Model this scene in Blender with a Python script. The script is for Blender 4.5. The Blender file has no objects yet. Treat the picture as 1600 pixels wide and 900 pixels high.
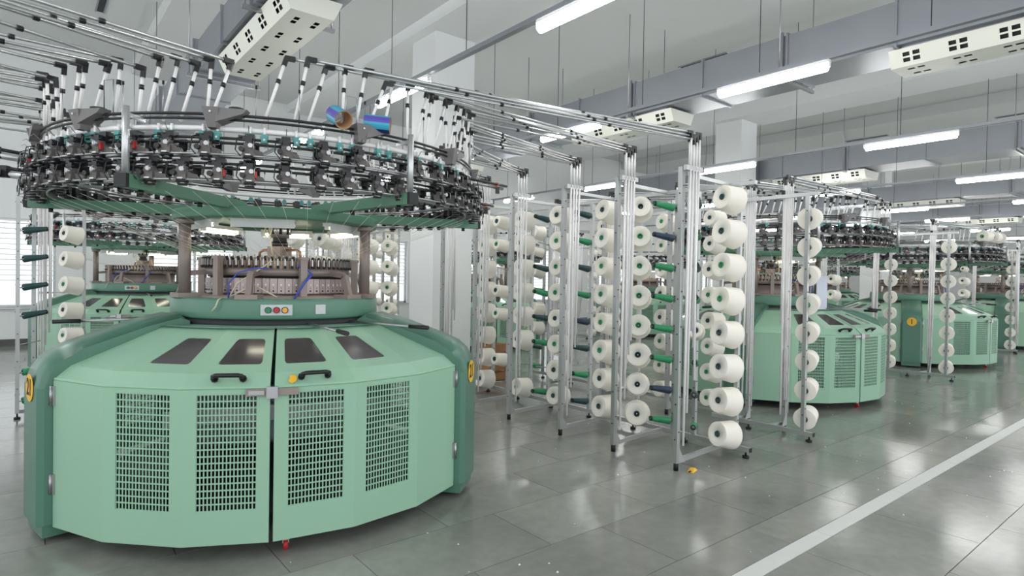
import bpy, math, random
from math import sin, cos, pi, radians as R
from mathutils import Vector, Matrix
random.seed(7)
S = bpy.context.scene
COL = S.collection

# ------------------------------------------------------------------ camera, world, exposure
cam = bpy.data.cameras.new('camera')
cam.sensor_width = 36.0
cam.lens = 940.0 / 1600.0 * 36.0
cam.clip_start = 0.05
cam.clip_end = 200
camo = bpy.data.objects.new('camera', cam)
COL.objects.link(camo)
HEAD, PITCH, ROLL = 38.9, .762, .945       # degrees: heading from +Y toward +X, tilt down, roll
th_, p_, q_ = R(HEAD), R(PITCH), R(ROLL)
r0 = Vector((cos(th_), -sin(th_), 0)); fw = Vector((sin(th_)*cos(p_), cos(th_)*cos(p_), -sin(p_))); u0 = r0.cross(fw)
cx_, cy_, cz_ = r0*cos(q_)+u0*sin(q_), u0*cos(q_)-r0*sin(q_), -fw
camo.matrix_world = Matrix(((cx_.x, cy_.x, cz_.x, 0), (cx_.y, cy_.y, cz_.y, 0), (cx_.z, cy_.z, cz_.z, 1.5), (0, 0, 0, 1)))
S.camera = camo

w = bpy.data.worlds.new('world')
S.world = w
w.use_nodes = True
w.node_tree.nodes['Background'].inputs[0].default_value = (0.93, 0.97, 1.0, 1)
w.node_tree.nodes['Background'].inputs[1].default_value = 0.95
S.view_settings.view_transform = 'Standard'
S.view_settings.look = 'None'
S.view_settings.gamma = 1
S.view_settings.exposure = 0.9
S.view_settings.use_curve_mapping = False
LAMP = 19.0          # luminance of the fluorescent tubes

# ------------------------------------------------------------------ materials
MATS = {}
def srgb(r, g, b):
    f = lambda c: (c/255/12.92) if c/255 <= .04045 else ((c/255+.055)/1.055)**2.4
    return (f(r), f(g), f(b), 1)
def mat(name, rgb, rough=.5, metal=0.0, var=.06, scale=6.0, emit=0.0, bump=0.0, alpha=1.0, spec=.5, objrand=0.0, trans=0.0, coat=0.0):
    m = bpy.data.materials.new(name)
    m.use_nodes = True
    nt = m.node_tree
    b = nt.nodes['Principled BSDF']
    c = srgb(*rgb)
    b.inputs['Roughness'].default_value = rough
    b.inputs['Metallic'].default_value = metal
    b.inputs['Specular IOR Level'].default_value = spec
    b.inputs['Alpha'].default_value = alpha
    b.inputs['Transmission Weight'].default_value = trans
    b.inputs['Coat Weight'].default_value = coat
    tc = nt.nodes.new('ShaderNodeTexCoord')
    nz = nt.nodes.new('ShaderNodeTexNoise')
    nz.inputs['Scale'].default_value = scale
    nz.inputs['Detail'].default_value = 3
    nt.links.new(tc.outputs['Object'], nz.inputs['Vector'])
    mr = nt.nodes.new('ShaderNodeMapRange')
    mr.inputs['To Min'].default_value = 1 - var
    mr.inputs['To Max'].default_value = 1 + var
    nt.links.new(nz.outputs['Fac'], mr.inputs['Value'])
    hs = nt.nodes.new('ShaderNodeHueSaturation')
    hs.inputs['Color'].default_value = c
    val = mr.outputs[0]
    if objrand:
        oi = nt.nodes.new('ShaderNodeObjectInfo')
        m2 = nt.nodes.new('ShaderNodeMapRange')
        m2.inputs['To Min'].default_value = 1 - objrand
        m2.inputs['To Max'].default_value = 1 + objrand
        nt.links.new(oi.outputs['Random'], m2.inputs['Value'])
        mm = nt.nodes.new('ShaderNodeMath'); mm.operation = 'MULTIPLY'
        nt.links.new(val, mm.inputs[0]); nt.links.new(m2.outputs[0], mm.inputs[1])
        val = mm.outputs[0]
    nt.links.new(val, hs.inputs['Value'])
    nt.links.new(hs.outputs[0], b.inputs['Base Color'])
    if emit:
        b.inputs['Emission Color'].default_value = c
        b.inputs['Emission Strength'].default_value = emit
    if bump:
        bp = nt.nodes.new('ShaderNodeBump')
        bp.inputs['Strength'].default_value = bump
        bp.inputs['Distance'].default_value = .01
        n2 = nt.nodes.new('ShaderNodeTexNoise')
        n2.inputs['Scale'].default_value = scale*8
        nt.links.new(tc.outputs['Object'], n2.inputs['Vector'])
        nt.links.new(n2.outputs['Fac'], bp.inputs['Height'])
        nt.links.new(bp.outputs[0], b.inputs['Normal'])
    MATS[name] = m
    return m
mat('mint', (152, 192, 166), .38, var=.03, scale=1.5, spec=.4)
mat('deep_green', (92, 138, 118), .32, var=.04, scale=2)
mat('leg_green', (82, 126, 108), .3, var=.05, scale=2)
mat('arm_green', (92, 138, 114), .45, var=.05)
mat('far_mint', (150, 205, 172), .4, var=.03, scale=1.5)
mat('black', (24, 24, 27), .35, var=.1)
mat('black_rubber', (20, 20, 22), .6)
mat('dark', (38, 40, 42), .6)
mat('steel', (176, 176, 178), .3, metal=.85, var=.05)
mat('alu', (205, 207, 208), .32, metal=.7, var=.04)
mat('galv', (158, 161, 168), .40, metal=.7, var=.07, scale=2.5)
mat('post', (186, 188, 188), .32, metal=.65, var=.05)
mat('white_tube', (246, 244, 244), .35, var=.02)
mat('taupe', (150, 136, 130), .42, metal=.25, var=.08, scale=8)
mat('cam_plate', (178, 162, 160), .35, metal=.35, var=.06, scale=10)
mat('feed_grey', (100, 96, 94), .5, var=.12, scale=20)
mat('blower', (120, 116, 116), .5, var=.06)
mat('teal', (70, 150, 146), .3, var=.15, scale=30)
mat('red', (190, 32, 30), .4)
mat('orange', (240, 100, 30), .4)
mat('white', (232, 232, 230), .5, var=.02)
mat('yarn', (250, 245, 235), .85, var=.02, scale=60, bump=.15, spec=.2)
mat('core_green', (46, 150, 100), .4, var=.05, objrand=.12)
mat('core_dark', (40, 74, 76), .4, var=.08, objrand=.15)
mat('core_blue', (46, 62, 86), .4, var=.08)
mat('wall_white', (236, 238, 238), .7, var=.015, scale=.8)
mat('ceiling_white', (218, 220, 219), .75, var=.02, scale=.5)
mat('baseboard', (90, 92, 88), .6)
mat('glass_dark', (78, 72, 74), .12, var=.35, scale=5, spec=.8)
mat('window_glass', (235, 245, 250), .05, alpha=.15)
mat('blind', (226, 230, 230), .5)
mat('yellow', (246, 190, 48), .45)
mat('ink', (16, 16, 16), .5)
mat('wood', (168, 122, 84), .6, var=.2, scale=14)
mat('cardboard', (170, 134, 96), .8, var=.1)
mat('stripe_purple', (92, 78, 178), .35)
mat('stripe_cyan', (58, 170, 196), .35)
mat('stripe_navy', (34, 40, 110), .35)
mat('lamp_tube', (255, 255, 252), .4, var=0, emit=LAMP)
mat('machine_lamp', (255, 250, 224), .4, var=0, emit=6.0)
mat('btn_green', (20, 140, 90), .3)
mat('btn_red', (190, 30, 40), .3)
mat('btn_amber', (245, 170, 60), .3)
mat('copper', (190, 140, 110), .3, metal=.7)
mat('hose_blue', (60, 84, 190), .4)
mat('hose_cream', (214, 208, 180), .5)
mat('diffuser_white', (238, 238, 228), .5, var=.01)
mat('plate', (206, 210, 212), .4, var=.1, scale=40)
mat('fabric', (186, 198, 200), .8, var=.06)
mat('paper', (214, 218, 232), .7)
mat('concrete', (104, 110, 104), .7)
mat('line_white', (214, 216, 214), .35, var=.05, scale=3)

def floor_mat():
    m = bpy.data.materials.new('polished_stone'); m.use_nodes = True
    nt = m.node_tree; b = nt.nodes['Principled BSDF']; L = nt.links
    tc = nt.nodes.new('ShaderNodeTexCoord'); oi = nt.nodes.new('ShaderNodeObjectInfo')
    geo = nt.nodes.new('ShaderNodeNewGeometry')
    n1 = nt.nodes.new('ShaderNodeTexNoise'); n1.inputs['Scale'].default_value = 1.1; n1.inputs['Detail'].default_value = 5
    L.new(geo.outputs['Position'], n1.inputs['Vector'])
    n2 = nt.nodes.new('ShaderNodeTexNoise'); n2.inputs['Scale'].default_value = 14; n2.inputs['Detail'].default_value = 6
    L.new(geo.outputs['Position'], n2.inputs['Vector'])
    add = nt.nodes.new('ShaderNodeMath'); add.operation = 'MULTIPLY_ADD'
    L.new(n2.outputs['Fac'], add.inputs[0]); add.inputs[1].default_value = .35
    L.new(n1.outputs['Fac'], add.inputs[2])
    ra = nt.nodes.new('ShaderNodeValToRGB')
    ra.color_ramp.elements[0].position = .4; ra.color_ramp.elements[0].color = srgb(118, 121, 115)
    ra.color_ramp.elements[1].position = .95; ra.color_ramp.elements[1].color = srgb(154, 155, 149)
    L.new(add.outputs[0], ra.inputs[0])
    hs = nt.nodes.new('ShaderNodeHueSaturation')
    mr = nt.nodes.new('ShaderNodeMapRange'); mr.inputs['To Min'].default_value = .86; mr.inputs['To Max'].default_value = 1.1
    L.new(oi.outputs['Random'], mr.inputs['Value']); L.new(mr.outputs[0], hs.inputs['Value']); L.new(ra.outputs[0], hs.inputs['Color'])
    L.new(hs.outputs[0], b.inputs['Base Color'])
    rr = nt.nodes.new('ShaderNodeMapRange'); rr.inputs['To Min'].default_value = .10; rr.inputs['To Max'].default_value = .26
    L.new(n1.outputs['Fac'], rr.inputs['Value']); L.new(rr.outputs[0], b.inputs['Roughness'])
    b.inputs['Specular IOR Level'].default_value = .55
    MATS['stone'] = m
floor_mat()

# ------------------------------------------------------------------ mesh builder
class MB:
    def __init__(s):
        s.v = []; s.f = []; s.m = []; s.mats = []; s.cur = 0; s.smooth = []
    def use(s, name):
        if name not in s.mats: s.mats.append(name)
        s.cur = s.mats.index(name); return s
    def face(s, idx, sm=False):
        s.f.append(idx); s.m.append(s.cur); s.smooth.append(sm)
    def quad(s, *p):
        n = len(s.v); s.v += [tuple(q) for q in p]; s.face(tuple(range(n, n+len(p))))
        return s
    def hexa(s, p):      # 8 points: bottom 4, top 4
        n = len(s.v); s.v += [tuple(q) for q in p]
        for f in ((3,2,1,0), (4,5,6,7), (0,1,5,4), (1,2,6,5), (2,3,7,6), (3,0,4,7)):
            s.face(tuple(n+i for i in f))
        return s
    def box(s, x0, x1, y0, y1, z0, z1):
        return s.hexa([(x0,y0,z0),(x1,y0,z0),(x1,y1,z0),(x0,y1,z0),(x0,y0,z1),(x1,y0,z1),(x1,y1,z1),(x0,y1,z1)])
    def cbox(s, c, d):
        return s.box(c[0]-d[0]/2, c[0]+d[0]/2, c[1]-d[1]/2, c[1]+d[1]/2, c[2]-d[2]/2, c[2]+d[2]/2)
    def obox(s, a, b, wd, ht, up=(0,0,1)):   # a bar of rectangular section from a to b
        a = Vector(a); b = Vector(b); d = (b-a).normalized(); up = Vector(up)
        if abs(d.dot(up)) > .98: up = Vector((0,1,0))
        sx = d.cross(up).normalized()*wd/2; sz = sx.cross(d).normalized()*ht/2
        return s.hexa([a-sx-sz, a+sx-sz, b+sx-sz, b-sx-sz, a-sx+sz, a+sx+sz, b+sx+sz, b-sx+sz])
    def tube(s, pts, r, n=6, closed=False, cap=True):
        pts = [Vector(p) for p in pts]; k = len(pts); base = len(s.v); side = None
        rr = r if isinstance(r, (list, tuple)) else [r]*k
        for i, p in enumerate(pts):
            if closed: d = pts[(i+1) % k]-pts[i-1]
            else: d = pts[min(i+1, k-1)]-pts[max(i-1, 0)]
            d.normalize()
            if side is None:
                side = d.orthogonal().normalized()
                if closed: side = Vector((0,0,1))
            side = (side-d*side.dot(d)).normalized(); up = d.cross(side)
            for j in range(n):
                a = 2*pi*j/n
                s.v.append(tuple(p+(side*cos(a)+up*sin(a))*rr[i]))
        for i in range(k if closed else k-1):
            i2 = (i+1) % k
            for j in range(n):
                j2 = (j+1) % n
                s.face((base+i*n+j, base+i*n+j2, base+i2*n+j2, base+i2*n+j), True)
        if cap and not closed:
            s.face(tuple(base+j for j in reversed(range(n))))
            s.face(tuple(base+(k-1)*n+j for j in range(n)))
        return s
    def cyl(s, a, b, r, n=8, r2=None):
        return s.tube([a, b], [r, r if r2 is None else r2], n)
    def lathe(s, prof, n=24, c=(0,0,0), closed=False, smooth=True):
        base = len(s.v); k = len(prof)
        for (r, z) in prof:
            for j in range(n):
                a = 2*pi*j/n
                s.v.append((c[0]+r*cos(a), c[1]+r*sin(a), c[2]+z))
        for i in range(k if closed else k-1):
            i2 = (i+1) % k
            for j in range(n):
                j2 = (j+1) % n
                s.face((base+i*n+j, base+i*n+j2, base+i2*n+j2, base+i2*n+j), smooth)
        return s
    def ring(s, rad, z, r, n=5, seg=72):
        return s.tube([(rad*cos(2*pi*i/seg), rad*sin(2*pi*i/seg), z) for i in range(seg)], r, n, closed=True)
    def holed(s, o, ux, uy, W, H, holes):    # sheet with rectangular holes (a0,a1,b0,b1)
        o = Vector(o); ux = Vector(ux); uy = Vector(uy)
        xs = sorted({0.0, W} | {h[0] for h in holes} | {h[1] for h in holes})
        ys = sorted({0.0, H} | {h[2] for h in holes} | {h[3] for h in holes})
        for i in range(len(xs)-1):
            for j in range(len(ys)-1):
                cx = (xs[i]+xs[i+1])/2; cy = (ys[j]+ys[j+1])/2
                if any(h[0] < cx < h[1] and h[2] < cy < h[3] for h in holes): continue
                s.quad(o+ux*xs[i]+uy*ys[j], o+ux*xs[i+1]+uy*ys[j], o+ux*xs[i+1]+uy*ys[j+1], o+ux*xs[i]+uy*ys[j+1])
        return s
    def mesh(s, name):
        me = bpy.data.meshes.new(name)
        me.from_pydata(s.v, [], s.f)
        for n in s.mats: me.materials.append(MATS[n])
        me.polygons.foreach_set('material_index', s.m)
        me.polygons.foreach_set('use_smooth', s.smooth)
        me.update()
        return me
    def build(s, name, parent=None, loc=(0,0,0), rot=(0,0,0)):
        return link(name, s.mesh(name), parent, loc, rot)

def link(name, data, parent=None, loc=(0,0,0), rot=(0,0,0)):
    o = bpy.data.objects.new(name, data)
    COL.objects.link(o)
    o.parent = parent; o.location = loc; o.rotation_euler = rot
    return o
def tag(o, label=None, cat=None, group=None, kind=None):
    if label: o['label'] = label
    if cat: o['category'] = cat
    if group: o['group'] = group
    if kind: o['kind'] = kind
    return o
def thing(name, label, cat, loc=(0,0,0), rz=0, group=None):
    o = link(name, None, None, loc, (0,0,rz))
    o.empty_display_size = .1
    return tag(o, label, cat, group)
def struct(name, mb, label=None):
    o = mb.build(name); tag(o, kind='structure')
    if label: o['label'] = label
    return o
def solid(o, t, off=-1):
    md = o.modifiers.new('thickness', 'SOLIDIFY'); md.thickness = t; md.offset = off
    return o
def bevel(o, w_, seg=2):
    md = o.modifiers.new('bevel', 'BEVEL'); md.width = w_; md.segments = seg; md.limit_method = 'ANGLE'
    md.angle_limit = R(40)
    return o
def copy_tree(o, parent=None, skip=()):
    c = o.copy(); COL.objects.link(c); c.parent = parent
    for ch in KIDS.get(o.name, ()):
        if ch.name.split('.')[0] in skip: continue
        copy_tree(ch, c, skip)
    return c
KIDS = {}
def index_kids(o):
    for q in bpy.data.objects:
        if q.parent: KIDS.setdefault(q.parent.name, []).append(q)
ORD = ['lowest', 'second', 'third', 'fourth', 'fifth', 'sixth', 'seventh', 'eighth', 'ninth', 'tenth', 'eleventh', 'twelfth']
ORDN = ['first'] + ORD[1:]

# ------------------------------------------------------------------ floor of polished stone slabs
mb = MB().use('concrete').box(-8, 42, -6, 15.78, -.2, -.022)
floor = struct('floor', mb)
def visible(x, y):
    z = x*sin(R(HEAD))+y*cos(R(HEAD)); xc = x*cos(R(HEAD))-y*sin(R(HEAD))
    return z > .8 and abs(xc/z) < .95, z
rows = [.99-.557*i for i in range(12, -1, -1)] + [1.566]
rows2 = [1.667, 1.933] + [1.933+.557*i for i in range(1, 26)]
tiles = []
def add_rows(js):
    for k in range(len(js)-1):
        y0, y1 = js[k], min(js[k+1], 15.76)
        if y1 <= y0: continue
        x = -7.0 + (.42 if k % 2 else -.06) + random.uniform(-.1, .1)
        if abs(y0-.99) < .01: x = 4.36-.95*12
        if abs(y0-1.933) < .01: x = 3.69-.95*12
        if abs(y0-2.49) < .01: x = 3.28-.95*11
        while x < 41:
            L_ = .95
            tiles.append((x, min(x+L_, 42), y0, y1)); x += L_
add_rows(rows); add_rows(rows2)
vis = []; rest = []
for t in tiles:
    v, z = visible((t[0]+t[1])/2, (t[2]+t[3])/2)
    (vis if v and z > 1.5 else rest).append((z, t))
vis.sort(); rest += vis[300:]; vis = vis[:300]
G = .0013
tile_mesh = {}
for z, t in vis:
    key = (round(t[1]-t[0], 3), round(t[3]-t[2], 3))
    if key not in tile_mesh:
        a, b = key
        tile_mesh[key] = MB().use('stone').hexa([(G,G,-.024),(a-G,G,-.024),(a-G,b-G,-.024),(G,b-G,-.024),(G+.001,G+.001,0),(a-G-.001,G+.001,0),(a-G-.001,b-G-.001,0),(G+.001,b-G-.001,0)]).mesh('floor_tile')
    link('floor_tile', tile_mesh[key], floor, (t[0], t[2], 0))
mb = MB().use('stone')
for z, t in rest:
    mb.box(t[0]+G, t[1]-G, t[2]+G, t[3]-G, -.022, 0)
tag(mb.build('floor_tiles_beyond', floor), kind='stuff')
lm = MB().use('line_white').box(G, 1.2-G, G, .101-G, -.022, .0004).mesh('line_tile')
for i in range(0, 36):
    link('line_tile', lm, floor, (-1.05+i*1.2, 1.566, 0))

# ------------------------------------------------------------------ walls, windows, columns, ceiling
WY = 15.78
wins = [(-4.4, -2.5), (-1.9, .48), (2.2, 4.0), (5.1, 6.5), (7.2, 8.75), (10.4, 12.2), (13.6, 15.6), (17, 19), (20.4, 22.4), (23.8, 25.8)]
wb, wt = .78, 2.58
mb = MB().use('wall_white')
mb.box(-8, 42, WY, WY+.25, -.2, wb); mb.box(-8, 42, WY, WY+.25, wt, 6.4)
xs = [-8] + [q for a in wins for q in a] + [42]
for i in range(0, len(xs), 2):
    mb.box(xs[i], xs[i+1], WY, WY+.25, wb, wt)
struct('wall_back', mb)
mb = MB().use('wall_white').box(42, 42.25, -6, WY+.25, -.2, 6.4); struct('wall_right', mb)
mb = MB().use('baseboard').box(-8, 42, WY-.02, WY, 0, .14); struct('baseboard_back', mb)
for i, (a, b) in enumerate(wins):
    mb = MB().use('alu')
    for x in (a, (a+b)/2-.02, b-.05): mb.box(x, x+.05, WY+.08, WY+.14, wb, wt)
    mb.box(a, b, WY+.08, WY+.14, wb, wb+.05); mb.box(a, b, WY+.08, WY+.14, wt-.05, wt)
    win = struct('window_%d' % (i+1), mb)
    MB().use('alu').box(a-.03, b+.03, WY-.06, WY+.1, wb-.03, wb).build('window_sill', win)
    for x0, x1 in ((a+.05, (a+b)/2-.02), ((a+b)/2+.03, b-.05)):
        MB().use('window_glass').box(x0, x1, WY+.105, WY+.111, wb+.05, wt-.05).build('pane', win)
    sl = MB().use('blind').hexa([(a+.03,WY+.03,-.012),(b-.03,WY+.03,-.012),(b-.03,WY+.075,.008),(a+.03,WY+.075,.008),(a+.03,WY+.03,-.009),(b-.03,WY+.03,-.009),(b-.03,WY+.075,.011),(a+.03,WY+.075,.011)]).mesh('blind_slat')
    for k in range(12):
        link('blind_slat', sl, win, (0, 0, wb+.55+k*.105))
HC = 6.2
mb = MB().use('ceiling_white').box(-8, 42, -6, WY+.25, HC, HC+.2)
for a, b in ((1.8, 10.1), (18.15, 26.3)): mb.box(a, b, -6, WY, HC-.28, HC)
struct('ceiling', mb)
n = 1
cols = [(5.8, 9.25, .8), (14.6, 8.75, .74), (24.4, 8.9, .74), (-3.6, 9.25, .8)]
for (cx, cy, sz) in cols:
    h = sz/2
    mb = MB().use('wall_white').box(cx-h, cx+h, cy-h, cy+h, 0, HC+.05)
    mb.box(cx-.6, cx+.6, -6, WY, 5.72, HC+.05)
    struct('wall_column_%d' % n, mb); n += 1

slots = [(7.0, 5.92, 7.45, 'above the nearest lamp'), (11.1, 6.2, 7.45, 'behind the wide duct, level with its bracket'), (15.9, 6.2, 7.45, 'right of the wide duct, below its bracket'), (19.55, 5.92, 7.45, 'high on the far ceiling, nearer the column'), (19.55, 5.92, 3.8, 'high on the far ceiling at the aisle side'), (1.0, 6.2, 12.6, 'over the far left, near the back windows'), (1.0, 6.2, 10.2, 'over the left tubes')]
for x, z, y, d in slots:
    mb = MB().use('dark').box(x-.05, x+.05, y-.55, y+.55, z-.012, z+.01)
    mb.use('galv').box(x-.075, x-.05, y-.58, y+.58, z-.016, z+.01).box(x+.05, x+.075, y-.58, y+.58, z-.016, z+.01)
    tag(mb.build('ceiling_vent'), 'narrow grey slot vent ' + d, 'vent', 'slot vents in the ceiling')

# ------------------------------------------------------------------ lamps on their rails
LH = 3.7
LY = [(-.38, .84), (2.75, 3.97), (5.85, 7.07), (8.98, 10.2), (12.1, 13.32)]
rails = [(3.48, LY, 'nearest lamp rail'), (6.28, LY, 'lamp rail beside the wide duct'), (10.45, LY, 'third lamp rail'), (15.1, LY, 'fourth lamp rail'), (19.75, LY, 'fifth lamp rail'),
         (23.6, LY, 'sixth lamp rail'), (28.65, LY[1:], 'seventh lamp rail'), (34, LY[1:], 'farthest lamp rail'), (-1.2, LY, 'lamp rail at far left')]
fix_body = MB().use('white')
fix_body.hexa([(-.03,0,.045),(.03,0,.045),(.03,1.26,.045),(-.03,1.26,.045),(-.022,0,.075),(.022,0,.075),(.022,1.26,.075),(-.022,1.26,.075)])
fix_body.box(-.02, .02, .0, .02, .0, .05).box(-.02, .02, 1.24, 1.26, .0, .05)
fix_me = fix_body.mesh('housing')
tube_me = MB().use('lamp_tube').tube([(0, .02, .005), (0, .03, .005), (0, 1.23, .005), (0, 1.24, .005)], [.03, .047, .047, .03], 10).mesh('lamp_tube')
for rx, ls, rn in rails:
    r = thing('lamp_rail', 'long aluminium ' + rn + ' hung from the ceiling on wires', 'rail', (rx, 0, LH), group='lamp rails')
    MB().use('galv').box(-.03, .03, -5.5, 16, .075, .083).box(-.03, -.024, -5.5, 16, .083, .12).box(.024, .03, -5.5, 16, .083, .12).build('rail', r)
    wm = MB().use('dark').cyl((0,0,.08), (0,0,HC-LH-.1 if not (1.8 < rx < 10.1 or 18.15 < rx < 26.3) else HC-LH-.3), .0045, 5).mesh('hanger_wire')
    y = -4.6
    while y < 16:
        link('hanger_wire', wm, r, (0, y, 0)); y += 1.62
    vis_l = sorted(ls)
    for k, (y0, y1) in enumerate(vis_l):
        f = thing('fluorescent_lamp', 'bright white fluorescent lamp, %s along the %s' % (ORDN[k], rn), 'lamp', (rx, y0, LH), 0, 'ceiling tube lamps')
        link('housing', fix_me, f); link('lamp_tube', tube_me, f)

# ------------------------------------------------------------------ air ducts
def diffuser(duct, x0, x1, zb, y0, y1):
    d = MB().use('diffuser_white'); L = y1-y0
    xa, xb = x0+.06, x1-.06; z0, z1 = zb-.22, zb-.03; sl = .09
    n = max(2, int(L/.42)); holes = []; hb = []
    for k in range(n):
        yc = (k+.5)*L/n
        for a in (-.085, .015):
            for b in (.05, .115):
                holes.append((yc+a, yc+a+.07, b, b+.045))
            hb.append((yc+a, yc+a+.07, .1, .15)); hb.append((yc+a, yc+a+.07, .3, .35))
    for side in (0, 1):
        xo, xi = (xa, xa+sl) if side == 0 else (xb, xb-sl)
        up = Vector((xo-xi, 0, z1-z0)); Hs = up.length; up.normalize()
        d.holed((xi, y0, z0), (0,1,0), up, L, Hs, holes)
    d.holed((xa+sl, y0, z0), (0,1,0), (1,0,0), L, xb-xa-2*sl, [h for h in hb if h[3] < xb-xa-2*sl-.02])
    for y in (y0, y1):
        d.quad((xa+sl,y,z0), (xb-sl,y,z0), (xb,y,z1), (xa,y,z1))
    d.quad((xa,y0,z1), (xb,y0,z1), (xb,y1,z1), (xa,y1,z1))
    o = d.build('diffuser_box', duct)
    o['label'] = 'white perforated air diffuser under the duct'
    MB().use('ink').hexa([(xa+sl+.02,y0+.02,z0+.03),(xb-sl-.02,y0+.02,z0+.03),(xb-sl-.02,y1-.02,z0+.03),(xa+sl+.02,y1-.02,z0+.03),(xa+.04,y0+.02,z1-.01),(xb-.04,y0+.02,z1-.01),(xb-.04,y1-.02,z1-.01),(xa+.04,y1-.02,z1-.01)]).build('shade_filler', o)  # black filler that paints the shade seen through the diffuser holes
    MB().use('galv').box(xa+.05, xb-.05, y0+.12, y1-.12, zb-.03, zb).build('neck', o)
def duct(x0, x1, zb, zt, ya, yb, step, diffs, label, ceil):
    t = thing('air_duct', label, 'duct', ((x0+x1)/2, 0, 0), group='ventilation ducts')
    a, b = -(x1-x0)/2, (x1-x0)/2
    y = ya; k = 0
    sec = MB().use('galv').box(a, b, .004, step-.004, zb, zt).mesh('duct_section')
    fl = MB().use('galv').box(a-.025, b+.025, -.012, .012, zb-.025, zb).box(a-.025, b+.025, -.012, .012, zt, zt+.025).box(a-.025, a, -.012, .012, zb, zt).box(b, b+.025, -.012, .012, zb, zt).mesh('flange')
    hg = MB().use('steel').box(a-.12, b+.12, -.02, .02, zb-.07, zb-.03)
    hg.cyl((a-.09,0,zb-.05), (a-.09,0,ceil), .008, 5).cyl((b+.09,0,zb-.05), (b+.09,0,ceil), .008, 5)
    hg.use('galv').box(a-.05, a-.012, -.018, .018, zb-.03, zt+.04)
    hg = hg.mesh('hanger')
    while y < yb-.01:
        link('duct_section', sec, t, (0, y, 0))
        link('flange', fl, t, (0, y, 0))
        if k % 2 == 1: link('hanger', hg, t, (0, y+.06, 0))
        y += step; k += 1
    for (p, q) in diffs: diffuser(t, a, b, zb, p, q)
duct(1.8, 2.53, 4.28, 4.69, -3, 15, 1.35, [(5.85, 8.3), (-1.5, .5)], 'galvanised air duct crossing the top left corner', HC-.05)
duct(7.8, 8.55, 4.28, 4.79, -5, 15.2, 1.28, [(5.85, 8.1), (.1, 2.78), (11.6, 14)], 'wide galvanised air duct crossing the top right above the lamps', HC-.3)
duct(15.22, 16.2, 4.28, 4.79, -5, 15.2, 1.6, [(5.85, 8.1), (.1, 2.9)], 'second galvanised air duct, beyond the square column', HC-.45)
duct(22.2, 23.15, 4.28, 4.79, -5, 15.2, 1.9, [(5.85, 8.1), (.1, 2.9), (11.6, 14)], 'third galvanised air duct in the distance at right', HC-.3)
duct(29.6, 30.5, 4.28, 4.79, -5, 15.2, 2.4, [(5.85, 8.1), (11, 13.5)], 'farthest galvanised air duct', HC-.1)

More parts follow.
